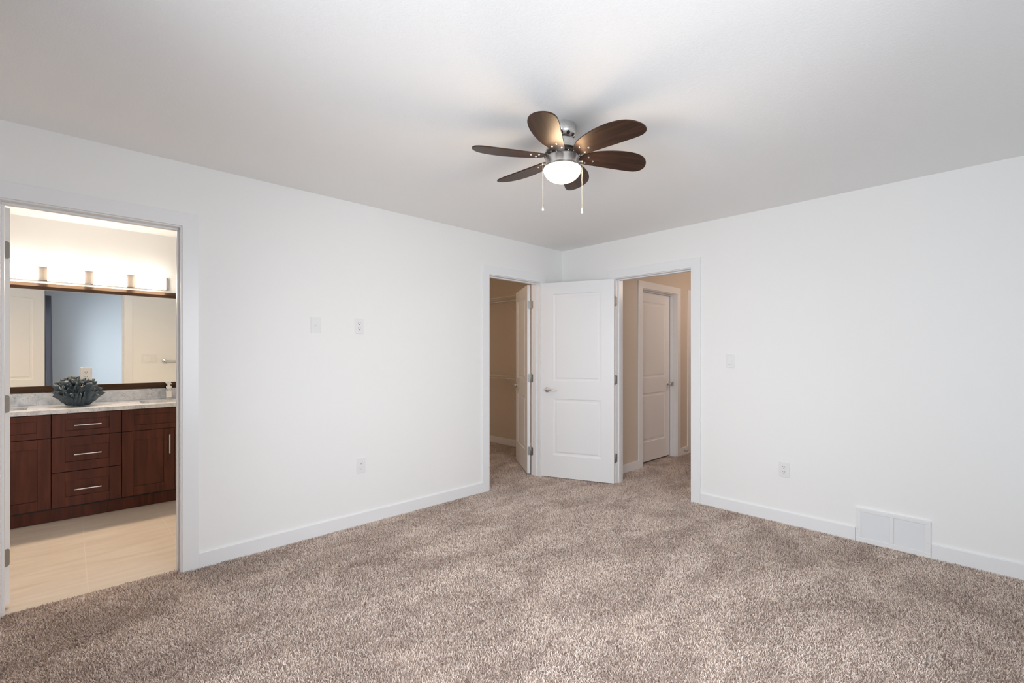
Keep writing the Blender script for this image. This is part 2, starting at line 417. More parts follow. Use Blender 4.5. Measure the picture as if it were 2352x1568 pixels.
# ---------------------------------------------------------------- baseboards
BBH, BBT = 0.088, 0.013
CW, CT = 0.082, 0.014            # casing width / thickness
def board(name, pts, mat='trim'):
    w = MB()
    for b_ in pts: w.box(*(b_[:4]+(b_[4]-0.012 if b_[4] == 0 else b_[4], b_[5])))
    return struct(w, name, mat, bevel=0.003)
VX0, VX1 = 2.665, 3.055          # wall register
board('baseboard_left', [(0, BBT, BATH[1]+0.007+CW, CLO[0]-0.007-CW, 0, BBH)])
board('baseboard_right', [(HALL[1]+0.007+CW, VX0-0.002, -BBT, 0, 0, BBH)])
board('baseboard_right_corner', [(VX1+0.002, XB, -BBT, 0, 0, BBH)])
board('baseboard_near', [(XB-BBT, XB, YB, -BBT, 0, BBH)])
board('baseboard_back', [(0.0, XB-BBT, YB, YB+BBT, 0, BBH)])
board('baseboard_closet_far', [(-2.45, -T, CY-BBT, CY, 0, BBH)])
board('baseboard_closet_side', [(-2.45, -2.45+BBT, BY1+T, CY-BBT, 0, BBH)])
board('baseboard_hall_left', [(HX, HX+BBT, T, HD1[0]-0.007-CW, 0, BBH)])
board('baseboard_hall_mid', [(HX, HX+BBT, HD1[1]+0.007+CW, HD2[0]-0.007-CW, 0, BBH)])
board('baseboard_hall_end', [(HX, 3.0, 4.4-BBT, 4.4, 0, BBH)])
board('baseboard_bathroom', [(-T-BBT, -T, BATH[1]+0.007+CW, BY1, -0.006, BBH)])

# ---------------------------------------------------------------- door frames (casing + jamb + stop)
JH = 2.046                       # underside of head jamb
def doorway(num, axis, wf, wb, a, b_, room_dir, stop_at, label, back_casing=True):
    """wall face coordinate wf (room), wb (behind); opening a..b_ along the wall."""
    def put(w, a0, a1, d0, d1, z0, z1):
        if z0 == 0: z0 = -0.010
        if axis == 'x': w.box(d0, d1, a0, a1, z0, z1)     # wall plane x=const
        else: w.box(a0, a1, d0, d1, z0, z1)
    rv = 0.007
    def casing(w, d0, d1):
        zo = JH+rv+CW; zi = JH+rv; zb_ = -0.010
        poly = [(a-rv-CW, zb_), (a-rv, zb_), (a-rv, zi), (b_+rv, zi), (b_+rv, zb_), (b_+rv+CW, zb_), (b_+rv+CW, zo), (a-rv-CW, zo)]
        w.prism(poly, min(d0, d1), max(d0, d1), 'x' if axis == 'x' else 'y')
    w = MB(); casing(w, wf, wf+room_dir*CT)
    root = struct(w, 'trim_%d' % num, 'trim', label, bevel=0.002)
    if back_casing:
        w = MB(); casing(w, wb, wb-room_dir*CT); w.build('back_casing', M['trim'], root, bevel=0.002)
    w = MB()
    put(w, a-g, a, wf, wb, 0, JH); put(w, b_, b_+g, wf, wb, 0, JH); put(w, a-g, b_+g, wf, wb, JH, JH+g-0.004)
    w.build('jamb', M['trim'], root, bevel=0.001)
    w = MB(); s0, s1 = stop_at
    put(w, a, a+0.011, s0, s1, 0, JH-0.011); put(w, b_-0.011, b_, s0, s1, 0, JH-0.011); put(w, a, b_, s0, s1, JH-0.011, JH)
    w.build('door_stop_strip', M['trim'], root, bevel=0.002)
    return root
doorway(1, 'x', 0, -T, BATH[0], BATH[1], 1, (-0.045, -0.080), 'white flat casing around the bathroom doorway')
doorway(2, 'x', 0, -T, CLO[0], CLO[1], 1, (-0.045, -0.080), 'white flat casing around the closet doorway')
doorway(3, 'y', 0, T, HALL[0], HALL[1], -1, (0.040, 0.075), 'white flat casing around the hallway doorway')
doorway(4, 'x', HX, HX-T, HD1[0], HD1[1], 1, (HX-0.045, HX-0.080), 'white casing of the closed door in the hallway', False)
doorway(5, 'x', HX, HX-T, HD2[0], HD2[1], 1, (HX-0.040, HX-0.075), 'white casing of the farther door in the hallway', False)

# ---------------------------------------------------------------- doors
def leaf_poly(w_, h_, r_=0.012, n=5):
    pts = [(0, -h_/2)]
    for i in range(n+1):
        a = R(-90 + 90*i/n); pts.append((w_-r_+r_*math.cos(a), -h_/2+r_+r_*math.sin(a)))
    for i in range(n+1):
        a = R(90*i/n); pts.append((w_-r_+r_*math.cos(a), h_/2-r_+r_*math.sin(a)))
    pts.append((0, h_/2)); return pts
def door(num, loc, rot, opened, width, y0, y1, label, lever=True, height=2.03, hinges=True, knob=False):
    """local frame: pin at origin, slab along +X from .003, thickness y0..y1 (signed side)."""
    zb = 0.010; x0, x1 = 0.003, 0.003+width
    st = 0.127 if width > 0.73 else 0.122
    panels = [(x0+st, x1-st, 0.241, 0.828), (x0+st, x1-st, 1.012, 1.920)]
    prof = [(0, 0), (0.004, 0.0045), (0.016, 0.0065), (0.027, 0.0065), (0.036, 0.0030), (0.040, 0.0022)]
    w = MB()
    for yf, sgn in ((y0, 1), (y1, -1)):
        inw = 1 if (yf == min(y0, y1)) else -1
        F = lambda x, z, d, yf=yf, inw=inw: (x, yf+inw*d, z)
        P = panels
        # flat frame pieces
        q = [(x0, P[0][0], zb, height+zb), (P[0][1], x1, zb, height+zb)]
        q += [(P[0][0], P[0][1], zb, P[0][2]), (P[0][0], P[0][1], P[0][3], P[1][2]), (P[0][0], P[0][1], P[1][3], height+zb)]
        for a, b_, c, d in q: w.add([F(a, c, 0), F(b_, c, 0), F(b_, d, 0), F(a, d, 0)], [(0, 1, 2, 3)])
        for a, b_, c, d in P:
            vs = []
            for (o_, dep) in prof:
                vs += [F(a+o_, c+o_, dep), F(b_-o_, c+o_, dep), F(b_-o_, d-o_, dep), F(a+o_, d-o_, dep)]
            fs = []
            for i in range(len(prof)-1):
                for k in range(4):
                    k2 = (k+1) % 4; fs.append((i*4+k, i*4+k2, (i+1)*4+k2, (i+1)*4+k))
            n_ = (len(prof)-1)*4; fs.append((n_, n_+1, n_+2, n_+3)); w.add(vs, fs)
    a, b_ = min(y0, y1), max(y0, y1); zt = height+zb
    w.add([(x0,a,zb),(x0,b_,zb),(x0,b_,zt),(x0,a,zt)], [(0,1,2,3)]); w.add([(x1,a,zb),(x1,b_,zb),(x1,b_,zt),(x1,a,zt)], [(0,1,2,3)])
    w.add([(x0,a,zt),(x1,a,zt),(x1,b_,zt),(x0,b_,zt)], [(0,1,2,3)]); w.add([(x0,a,zb),(x1,a,zb),(x1,b_,zb),(x0,b_,zb)], [(0,1,2,3)])
    d = w.build('door_%d' % num, M['door'], loc=loc, rotz=R(rot)); tag(d, label, None, None, 'structure')
    side = 1 if (y0+y1) > 0 else -1
    if hinges:
        for hz in (0.252, 1.037, 1.824):
            h = MB()
            h.lathe([(0.0, -0.049), (0.004, -0.048), (0.0062, -0.044), (0.0062, 0.044), (0.004, 0.048), (0.0, 0.049)], 12, (0, 0, hz))
            h.prism([(side*p, hz+q_) for p, q_ in leaf_poly(0.034, 0.089)], 0.0008, 0.0030, 'x')
            h.x = Matrix.Rotation(R(-opened), 4, 'Z')
            h.prism([(side*p, hz+q_) for p, q_ in leaf_poly(0.034, 0.089)], -0.0012, 0.0012, 'x')
            h.x = Matrix.Identity(4)
            h.build('hinge', M['hinge'], d, smooth=True)
    if lever:
        hx = x1-0.062; hz = 0.920
        for yf, sg in ((a, -1), (b_, 1)):
            h = MB()
            h.lathe([(0.0, yf-sg*0.001), (0.0275, yf-sg*0.001), (0.0275, yf+sg*0.004), (0.024, yf+sg*0.009), (0.012, yf+sg*0.013), (0.0105, yf+sg*0.040), (0.0, yf+sg*0.042)], 24, (hx, 0, hz), 'y')
            if knob:
                h.lathe([(0.010, yf+sg*0.035), (0.024, yf+sg*0.040), (0.028, yf+sg*0.052), (0.024, yf+sg*0.063), (0.0, yf+sg*0.066)], 20, (hx, 0, hz), 'y')
            else:
                yy = yf+sg*0.044
                h.tube([(hx+0.008, yy-sg*0.004, hz), (hx-0.010, yy, hz+0.001), (hx-0.040, yy+sg*0.003, hz+0.002), (hx-0.075, yy+sg*0.002, hz-0.001), (hx-0.105, yy-sg*0.004, hz-0.005), (hx-0.114, yy-sg*0.007, hz-0.006)],
                       [0.0095, 0.0105, 0.0090, 0.0080, 0.0062, 0.003], 12)
            o = h.build('door_handle', M['nickel'], d, smooth=True); tag(o, 'brushed nickel door handle')
        lt = MB(); lt.box(x1-0.0004, x1+0.0012, (a+b_)/2-0.012, (a+b_)/2+0.012, hz-0.028, hz+0.028); lt.box(x1, x1+0.007, (a+b_)/2-0.006, (a+b_)/2+0.006, hz-0.008, hz+0.008)
        lt.build('latch_plate', M['hinge'], d)
    return d
# hallway door swung into the room in front of the corner
door(1, (HALL[0], -0.012, 0), -157, -157, 0.762, 0.012, 0.047, 'white two-panel door with lever handle standing open across the room corner')
# closet door folded back into the closet
door(2, (-0.134, CLO[1], 0), -90-124, -124, 0.700, 0.003, 0.038, 'white two-panel door opened into the closet, seen nearly edge on')
# bathroom door swung back into the bathroom
door(3, (-0.126, BATH[0], 0), 90+136, 136, 0.711, -0.038, -0.003, 'white door swung back into the bathroom, showing its hinge edge')
# closed doors in the hall
d4 = door(4, (HX-T+0.002, HD1[0], 0), 90, 0, 0.811, -0.035, -0.002, 'closed white two-panel door with round knob set back in the hallway wall', knob=True, hinges=False)
d5 = door(5, (HX+0.006, HD2[0], 0), 90, 0, 0.758, 0.008, 0.043, 'closed white door at the far end of the hallway wall with hinges showing', knob=True)

# ---------------------------------------------------------------- windows behind the camera
def window(num, win_, lights, mtx, label):
    """local: x along the wall, y into the wall (outside), room side at y=0"""
    x0, x1, z0, z1 = win_; f_ = 0.05; ya, yb = 0.05, 0.12
    w = MB(); w.x = mtx
    w.box(x0, x0+f_, ya, yb, z0, z1); w.box(x1-f_, x1, ya, yb, z0, z1); w.box(x0, x1, ya, yb, z0, z0+f_); w.box(x0, x1, ya, yb, z1-f_, z1)
    part = (x1-x0)/lights
    for k in range(1, lights): w.box(x0+part*k-0.03, x0+part*k+0.03, ya, yb, z0, z1)
    win = struct(w, 'window_%d' % num, 'trim', label, bevel=0.002)
    for k in range(lights):
        a = x0+part*k+(f_ if k == 0 else 0.03); c = x0+part*(k+1)-(f_ if k == lights-1 else 0.03)
        w = MB(); w.x = mtx; w.box(a, c, (ya+yb)/2-0.002, (ya+yb)/2+0.002, z0+f_, z1-f_); w.build('window_pane', M['pane'], win)
    w = MB(); w.x = mtx
    w.box(x0-0.09, x1+0.09, -0.016, 0, z1, z1+0.085); w.box(x0-0.085, x0, -0.014, 0, z0, z1); w.box(x1, x1+0.085, -0.014, 0, z0, z1)
    w.box(x0-0.10, x1+0.10, -0.035, 0.05, z0-0.02, z0); w.box(x0-0.085, x1+0.085, -0.014, 0, z0-0.09, z0-0.02)
    w.build('window_casing', M['trim'], win, bevel=0.002)
window(1, WIN, 2, Matrix.Translation((0, YB, 0)) @ Matrix.Diagonal((1, -1, 1, 1)), 'white two-light window in the wall behind the viewer, between charcoal curtains')
window(2, WIN2, 1, Matrix(((0, 1, 0, XB), (1, 0, 0, 0), (0, 0, 1, 0), (0, 0, 0, 1))), 'unseen white single window placed for side light in the daylight-tinted wall')
# curtain rod and curtains
rod = thing('curtain_rod', 'dark metal curtain rod above the window behind the viewer', 'curtain rod', (2.0, YB+0.12, 2.22))
MB().tube([(-0.82, 0, 0), (1.78, 0, 0)], 0.012, 12).build('rod', M['darkmetal'], rod, smooth=True)
for s in (-0.825, 1.785):
    MB().lathe([(0, -0.025), (0.018, -0.02), (0.025, 0), (0.018, 0.02), (0, 0.025)], 16, (s, 0, 0), 'x').build('finial', M['darkmetal'], rod, smooth=True)
for s in (-0.35, 1.30):
    MB().box(s-0.008, s+0.008, -0.118, 0.0, -0.03, -0.010).build('bracket', M['darkmetal'], rod)
def curtain(xa, xb, label):
    n = 120; amp = 0.095; folds = 3.0 if xb-xa < 0.4 else 5.0
    t = thing('curtain', label, 'curtain', (xa, YB+0.12, 0), group=None)
    w = MB(); rows = [0.03, 0.6, 1.2, 1.8, 2.285]; vs = []; fs = []
    for j, z in enumerate(rows):
        flare = 1.0 + 0.18*(1 - z/2.3)
        for i in range(n+1):
            s = i/n; ph = 2*math.pi*folds*s
            vs.append(((xb-xa)*s, amp*flare*math.sin(ph)+0.004*math.sin(ph*2.3+j), z))
    for j in range(len(rows)-1):
        for i in range(n): fs.append((j*(n+1)+i, j*(n+1)+i+1, (j+1)*(n+1)+i+1, (j+1)*(n+1)+i))
    w.add(vs, fs); o = w.build('drape', M['curtain'], t, smooth=True)
    md = o.modifiers.new('thick', 'SOLIDIFY'); md.thickness = 0.003
    k = 0
    for i in range(int(folds*2)):
        px = (xb-xa)*(i+1.0)/(folds*2)
        if px < xb-xa-0.005:
            gm = MB(); gm.x = Matrix.Translation((px, 0, 2.22)) @ Matrix.Rotation(R(90), 4, 'Y')
            ring = [(0.027*math.cos(2*math.pi*q/20), 0.027*math.sin(2*math.pi*q/20), 0) for q in range(21)]
            gm.tube(ring, 0.004, 8, False); gm.build('grommet', M['chrome'], t, smooth=True)
    return t
curtain(3.38, 3.74, 'charcoal grommet curtain beside the daylight-tinted wall, seen in the mirror')
curtain(1.24, 1.58, 'charcoal grommet curtain at the end of the window farther from the daylight-tinted wall')

# ---------------------------------------------------------------- ceiling fan
FC = (1.8466, -2.185)
fan = thing('ceiling_fan', 'six-blade dark walnut ceiling fan with brushed nickel body and lit glass bowl', 'ceiling fan', (FC[0], FC[1], H))
dz = lambda z: z - H
FS = 2.33/2.21                     # real size of the blades and light kit
w = MB(); w.lathe([(0.0, 0.0), (0.064, 0.0), (0.066, -0.004), (0.0655, -0.040), (0.061, -0.052), (0.052, -0.060), (0.040, -0.0635), (0.0, -0.064)], 48)
can = w.build('canopy', M['nickel'], fan, smooth=True)
for k in range(10):
    a = 2*math.pi*k/10+0.3; w = MB()
    w.x = Matrix.Translation((0.0575*math.cos(a), 0.0575*math.sin(a), -0.056)) @ Matrix.Rotation(a, 4, 'Z') @ Matrix.Rotation(R(128), 4, 'Y')
    w.lathe([(0.0, 0.003), (0.0085, 0.0015), (0.0095, -0.002), (0.0, -0.002)], 14)
    w.build('vent_hole', M['darkmetal'], can, smooth=True)
w = MB(); w.lathe([(0.0, -0.062), (0.034, -0.062), (0.034, -0.080), (0.0, -0.080)], 32)
w.build('hanger_neck', M['darkmetal'], fan, smooth=True)
w = MB(); w.lathe([(0.0, dz(2.357)), (0.052, dz(2.357)), (0.066, dz(2.354)), (0.072, dz(2.348)), (0.0735, dz(2.318)), (0.077, dz(2.316)), (0.083, dz(2.312)), (0.0845, dz(2.303)), (0.078, dz(2.298)), (0.0, dz(2.298))], 56)
w.build('motor_housing', M['nickel'], fan, smooth=True)
w = MB(); w.lathe([(0.0, dz(2.299)), (0.076, dz(2.299)), (0.076, dz(2.290)), (0.091, dz(2.288)), (0.091, dz(2.280)), (0.0, dz(2.280))], 48)
fly = w.build('blade_hub', M['darkmetal'], fan, smooth=True)
for k in range(18):
    a = 2*math.pi*(k+0.5)/18; w = MB(); w.lathe([(0.0, -0.0035), (0.0032, -0.003), (0.0034, 0.0)], 8, (0.0855*math.cos(a), 0.0855*math.sin(a), dz(2.280))); w.build('hub_screw', M['chrome'], fly, smooth=True)
dz = lambda z: 1.29+(z-1.29)*FS - H
w = MB(); w.lathe([(r_*FS, z_) for r_, z_ in [(0.0, dz(2.229)), (0.074, dz(2.229)), (0.077, dz(2.226)), (0.079, dz(2.222)), (0.080, dz(2.183)), (0.086, dz(2.180)), (0.0885, dz(2.171)), (0.086, dz(2.168)), (0.0, dz(2.168))]], 56)
w.build('light_housing', M['nickel'], fan, smooth=True)
w = MB(); n = 16
w.lathe([(0.0885*FS*math.cos(R(90*i/n)) if i < n else 0.0, dz(2.168)-0.062*FS*math.sin(R(90*i/n))) for i in range(n+1)], 56)
o = w.build('light_bowl', M['bowl'], fan, smooth=True); tag(o, 'glowing frosted glass bowl')
outline = [(0.080, -0.006), (0.090, -0.034), (0.115, -0.055), (0.155, -0.073), (0.205, -0.086), (0.255, -0.093), (0.305, -0.0935), (0.345, -0.088), (0.380, -0.076), (0.407, -0.056), (0.425, -0.030),
           (0.434, -0.004), (0.433, 0.018), (0.424, 0.035), (0.406, 0.046), (0.380, 0.050), (0.330, 0.0475), (0.260, 0.043), (0.190, 0.038), (0.120, 0.033), (0.092, 0.029), (0.081, 0.015)]
def smooth_outline(pts, it=2):
    for _ in range(it):
        q = []
        for i in range(len(pts)):
            a, b_ = pts[i], pts[(i+1) % len(pts)]
            q += [(a[0]*0.75+b_[0]*0.25, a[1]*0.75+b_[1]*0.25), (a[0]*0.25+b_[0]*0.75, a[1]*0.25+b_[1]*0.75)]
        pts = q
    return pts
ol = [(a*FS, b_*FS) for a, b_ in smooth_outline(outline)]
PITCH = 11.5
blade0 = None
for k in range(6):
    th = R(60*k+0.5)
    mtx = Matrix.Translation((0, 0, dz(2.225))) @ Matrix.Rotation(th, 4, 'Z') @ Matrix.Rotation(R(-PITCH), 4, 'X')
    if blade0 is None:
        w = MB(); w.prism(ol, -0.003, 0.003); bl = w.build('blade', M['blade'], fan, bevel=0.0012); blade0 = bl
        kids = []
        w = MB(); w.x = Matrix.Diagonal((FS, FS, 1, 1)); w.prism([(0.060, -0.014), (0.100, -0.016), (0.118, -0.034), (0.130, -0.034), (0.136, -0.020), (0.160, -0.008), (0.168, 0.0), (0.160, 0.008), (0.136, 0.018), (0.124, 0.026), (0.112, 0.022), (0.100, 0.014), (0.060, 0.012)], 0.0032, 0.0062)
        kids.append(w.build('blade_bracket', M['nickel'], bl, bevel=0.001))
        for (sx, sy) in ((0.123, -0.026), (0.155, 0.0), (0.121, 0.019)):
            w = MB(); w.lathe([(0.0, -0.0065), (0.0022, -0.0064), (0.0050, -0.0050), (0.0056, -0.0030)], 14, (sx*FS, sy*FS, 0))
            kids.append(w.build('screw', M['chrome'], bl, smooth=True))
        bl.matrix_local = mtx
    else:
        bl = blade0.copy(); COL.objects.link(bl); bl.parent = fan; bl.matrix_local = mtx
        for c in kids:
            c2 = c.copy(); COL.objects.link(c2); c2.parent = bl
rt = Vector((0.69, 0.7238, 0))
for sgn, zs, ze, plen in ((-1, 2.193, 1.992, 0.022), (1, 2.206, 1.986, 0.029)):
    off = rt*(0.0925 if sgn < 0 else 0.0935)*FS*sgn; base = rt*0.080*FS*sgn
    w = MB(); w.tube([(base.x, base.y, dz(zs)), (off.x*0.985, off.y*0.985, dz(zs))], 0.0042, 10)
    w.lathe([(0, 0.0055), (0.004, 0.004), (0.0055, 0), (0.004, -0.004), (0, -0.0055)], 12, (off.x, off.y, dz(zs)))
    w.tube([(off.x, off.y, dz(zs)), (off.x, off.y, dz(ze))], 0.0009, 6)
    for q in range(int((zs-ze)/0.0075)):
        w.lathe([(0, 0.0014), (0.0014, 0), (0, -0.0014)], 6, (off.x, off.y, dz(zs)-0.004-q*0.0075))
    ch = w.build('pull_chain', M['chain'], fan, smooth=True)
    w = MB(); L_ = plen
    w.lathe([(0.0, 0.0), (0.0018, -0.001), (0.0028, -L_*0.3), (0.0052, -L_*0.65), (0.0056, -L_*0.85), (0.0040, -L_), (0.0, -L_)], 16, (off.x, off.y, dz(ze)))
    w.build('pull_knob', M['white'], ch, smooth=True)

# ---------------------------------------------------------------- wall plates
def frame_on(axis):    # matrix taking local (x right, y out of wall, z up) to the wall
    return {'left': Matrix.Rotation(R(-90), 4, 'Z'), 'right': Matrix.Rotation(R(180), 4, 'Z'), 'bathin': Matrix.Rotation(R(90), 4, 'Z')}[axis]
def plate(name, label, cat, loc, side, kind, w_=0.070, h_=0.115, gang=1):
    t = thing(name, label, cat, loc); t.rotation_euler.z = {'left': R(-90), 'right': R(180), 'bathin': R(90), 'bathfar': R(-90)}[side]
    # local: +y out of wall
    W_ = w_ + 0.046*(gang-1)
    m = MB(); m.prism(rrect(W_, h_, 0.004), 0.0, 0.0055, 'y'); pl = m.build('plate', M['plate'], t, bevel=0.002)
    for s in (-1, 1):
        for q in range(gang):
            cx = (q-(gang-1)/2)*0.046
            m = MB(); m.lathe([(0, 0.0066), (0.0028, 0.0062), (0.0032, 0.005)], 10, (cx, 0, s*(0.048 if kind != 'coax' else 0.042)), 'y'); m.build('plate_screw', M['plate'], t, smooth=True)
    if kind == 'outlet':
        m = MB(); m.prism(rrect(0.034, 0.067, 0.003), 0.004, 0.0075, 'y'); rc = m.build('receptacle', M['plate'], t, bevel=0.0008)
        m = MB()
        for s in (-1, 1):
            z = 0.0195*s
            m.box(-0.0085, -0.0062, 0.0070, 0.0079, z+0.001, z+0.010); m.box(0.0062, 0.0085, 0.0070, 0.0079, z+0.0015, z+0.0095)
            m.lathe([(0, 0.0079), (0.0030, 0.0079), (0.0030, 0.0070)], 10, (0, 0, z-0.007), 'y')
        m.build('slots', M['slot'], rc)
    if kind == 'switch':
        for q in range(gang):
            cx = (q-(gang-1)/2)*0.046
            m = MB(); m.prism(rrect(0.034, 0.067, 0.003, c=(cx, 0)), 0.004, 0.0065, 'y'); fr = m.build('switch_frame', M['plate'], t, bevel=0.0006)
            m = MB(); m.prism([(0.0065, -0.031), (0.0065, 0.031), (0.0075, 0.031), (0.0110, -0.029), (0.0100, -0.031)], cx-0.0150, cx+0.0150, 'x')
            m.build('rocker', M['plate'], fr, bevel=0.0008)
    if kind == 'coax':
        m = MB(); m.lathe([(0, 0.018), (0.0015, 0.018), (0.0015, 0.016), (0.0046, 0.016), (0.0048, 0.009), (0.0065, 0.009), (0.0065, 0.004)], 12, (0, 0, 0), 'y'); m.build('jack', M['nickel'], t, smooth=True)
    return t
plate('cable_plate', 'white cable jack plate high on the wall between two doorways', 'wall plate', (0.0, -2.701, 1.500), 'left', 'coax')
plate('power_outlet', 'white power outlet high on the wall beside the cable jack plate', 'outlet', (0.0, -2.377, 1.504), 'left', 'outlet')
plate('power_outlet', 'white power outlet low on the wall below the cable jack', 'outlet', (0.0, -2.363, 0.447), 'left', 'outlet')
plate('light_switch', 'white rocker light switch on the wall beside the hallway doorway', 'light switch', (1.813, 0.0, 1.238), 'right', 'switch')
plate('power_outlet', 'white power outlet low on the wall between hallway doorway and floor vent', 'outlet', (2.215, 0.0, 0.407), 'right', 'outlet')
plate('light_switch', 'white triple rocker switch seen in the bathroom mirror', 'light switch', (-T, -3.235, 1.235), 'bathfar', 'switch', gang=3)
bpy.data.objects['light_switch.001'].rotation_euler.z = R(90)

# return air grille on the baseboard
t = thing('wall_vent', 'white louvred metal air vent standing on the floor against the wall', 'vent', ((VX0+VX1)/2, 0.0, 0.0), R(180))
hw = (VX1-VX0)/2
w = MB()   # frame with two openings
zt, zb_ = 0.230, -0.006; oz0, oz1 = 0.030, 0.205
w.box(-hw, hw, 0.0, 0.016, zb_, oz0); w.box(-hw, hw, 0.0, 0.016, oz1, zt)
w.box(-hw, -hw+0.030, 0.0, 0.016, oz0, oz1); w.box(hw-0.030, hw, 0.0, 0.016, oz0, oz1); w.box(-0.010, 0.010, 0.0, 0.016, oz0, oz1)
w.build('vent_frame', M['trim'], t, bevel=0.002)
for s in (-1, 1):
    w = MB(); xa, xb = (0.010, hw-0.030) if s > 0 else (-hw+0.030, -0.010); ns = 26
    for i in range(ns):
        z = oz0 + (i+0.5)*(oz1-oz0)/ns
        w.add([(xa, 0.0125, z-0.0042), (xb, 0.0125, z-0.0042), (xb, 0.006, z+0.0034), (xa, 0.006, z+0.0034), (xa, 0.0117, z-0.0042), (xb, 0.0117, z-0.0042), (xb, 0.0052, z+0.0034), (xa, 0.0052, z+0.0034)],
              [(0,1,2,3), (7,6,5,4), (0,4,5,1), (2,6,7,3), (0,3,7,4), (1,5,6,2)])
    w.box(xa, xb, 0.0, 0.002, oz0, oz1)
    w.build('louvre_panel', M['trim'], t)
for s in (-1, 1):
    MB().lathe([(0, 0.0175), (0.0028, 0.017), (0.0034, 0.0155)], 10, (s*(hw-0.012), 0, 0.088), 'y').build('vent_screw', M['nickel'], t, smooth=True)

# ---------------------------------------------------------------- closet wire shelves
def wire_shelf(z, lip, label):
    x0, x1 = -2.43, -0.30; yb_, yf = CY-0.004, CY-0.300
    t = thing('wire_shelf', label, 'shelf', (0, 0, 0), group=None)
    w = MB()
    for y, r_ in ((yb_-0.003, 0.003), (yf, 0.0032), ((yb_+yf)/2, 0.0026)): w.tube([(x0, y, z), (x1, y, z)], r_, 8)
    w.tube([(x0, yf-0.004, z-lip), (x1, yf-0.004, z-lip)], 0.0038, 8)
    n = 78
    for i in range(n+1):
        x = x0+(x1-x0)*i/n
        w.tube([(x, yb_-0.003, z+0.003), (x, yf, z+0.003)], 0.0014, 5)
    for i in range(0, n+1, 6):
        x = x0+(x1-x0)*i/n
        w.tube([(x, yf-0.001, z), (x, yf-0.004, z-lip)], 0.0022, 6)
    w.build('wire_deck', M['wire'], t, smooth=True)
    for x in (-2.25, -1.225, -0.45):
        w = MB(); w.tube([(x, yf+0.006, z-lip*0.25), (x, yf+0.03, z-0.03), (x, yb_-0.006, z-0.285), (x, yb_-0.003, z-0.33)], 0.0048, 8)
        w.build('support_brace', M['wire'], t, smooth=True)
    return t
wire_shelf(2.062, 0.060, 'upper white wire shelf on braces across the closet wall')
wire_shelf(1.000, 0.032, 'lower white wire shelf across the closet wall at handle height')

# spring door stop in the hall
t = thing('door_stop', 'small spring door stop on the hallway baseboard between two doors', 'door stop', (HX+BBT, 1.80, 0.045))
pts = [(0.004+0.060*i/90, 0.006*math.cos(i*0.8), 0.006*math.sin(i*0.8)) for i in range(91)]
MB().tube(pts, 0.0012, 5).build('spring', M['nickel'], t, smooth=True)
MB().lathe([(0, 0.062), (0.007, 0.062), (0.0075, 0.074), (0, 0.076)], 12, (0, 0, 0), 'x').build('rubber_tip', M['rubber'], t, smooth=True)
MB().lathe([(0, 0.0), (0.010, 0.0), (0.010, 0.003), (0.006, 0.006), (0, 0.006)], 12, (0, 0, 0), 'x').build('base', M['nickel'], t, smooth=True)

# ---------------------------------------------------------------- bathroom vanity
FX = -1.655                      # face of doors and drawers
def shaker(name, parent, ya, yb, za, zb_, rail=0.056, rail_y=None):
    """slab with recessed centre, face toward +x at FX"""
    ry = rail_y or rail; t_ = 0.020; w = MB()
    w.box(FX-t_, FX, ya, ya+ry, za, zb_); w.box(FX-t_, FX, yb-ry, yb, za, zb_)
    w.box(FX-t_, FX, ya+ry, yb-ry, za, za+rail); w.box(FX-t_, FX, ya+ry, yb-ry, zb_-rail, zb_)
    w.box(FX-t_, FX-0.009, ya+ry, yb-ry, za+rail, zb_-rail)
    return w.build(name, M['cab'], parent, bevel=0.0015)
def bar_pull(parent, y, z, vert, length=0.160):
    w = MB(); x = FX+0.030; h = length/2
    if vert:
        w.tube([(x, y, z-h), (x, y, z+h)], 0.0055, 10)
        for s in (-1, 1): w.tube([(FX-0.001, y, z+s*0.064*length/0.16), (x, y, z+s*0.064*length/0.16)], 0.0045, 8)
    else:
        w.tube([(x, y-h, z), (x, y+h, z)], 0.0055, 10)
        for s in (-1, 1): w.tube([(FX-0.001, y+s*0.064, z), (x, y+s*0.064, z)], 0.0045, 8)
    o = w.build('pull_handle', M['steel'], parent, smooth=True); tag(o, 'slim steel bar pull'); return o
CB, CTp = 0.106, 0.834           # cabinet bottom of doors, top
def carcass(name, label, ya, yb):
    t = thing(name, label, 'cabinet', (0, 0, 0))
    w = MB(); xa, xb, za = BW+0.004, FX-0.0205, CB-0.012
    w.box(xa, xb, ya+0.0005, ya+0.018, za, CTp); w.box(xa, xb, yb-0.018, yb-0.0005, za, CTp); w.box(xa, xb, ya+0.018, yb-0.018, za, za+0.018)
    w.box(xa, xa+0.006, ya+0.018, yb-0.018, za+0.018, CTp); w.box(xb-0.016, xb, ya+0.018, yb-0.018, za+0.018, CTp)
    w.build('carcass', M['cabdark'], t)
    MB().box(BW+0.004, FX-0.066, ya, yb, -0.004, CB-0.012).build('toe_kick', M['cab'], t)
    # flush plinth board along the floor
    MB().box(FX-0.066, FX-0.050, ya, yb, -0.004, CB-0.012).build('plinth', M['cab'], t)
    return t
gap = 0.0022
Y0, Y1, Y2, Y3 = -4.768, -4.069, -3.6545, -2.943
zr1, zr2, zr3 = 0.648, 0.377, 0.108
c1 = carcass('sink_cabinet', 'dark cherry sink cabinet nearest the open bathroom door, cut off by its frame', Y0, Y1)
shaker('drawer_front', c1, Y0+gap, Y1-gap, zr1+gap, 0.828, 0.045, 0.075)
ym = (Y0+Y1)/2
dl = shaker('cabinet_door', c1, Y0+gap, ym-gap/2, zr3, zr1-gap, 0.072); bar_pull(dl, ym-0.045, 0.515, True, 0.165)
dr = shaker('cabinet_door', c1, ym+gap/2, Y1-gap, zr3, zr1-gap, 0.072)
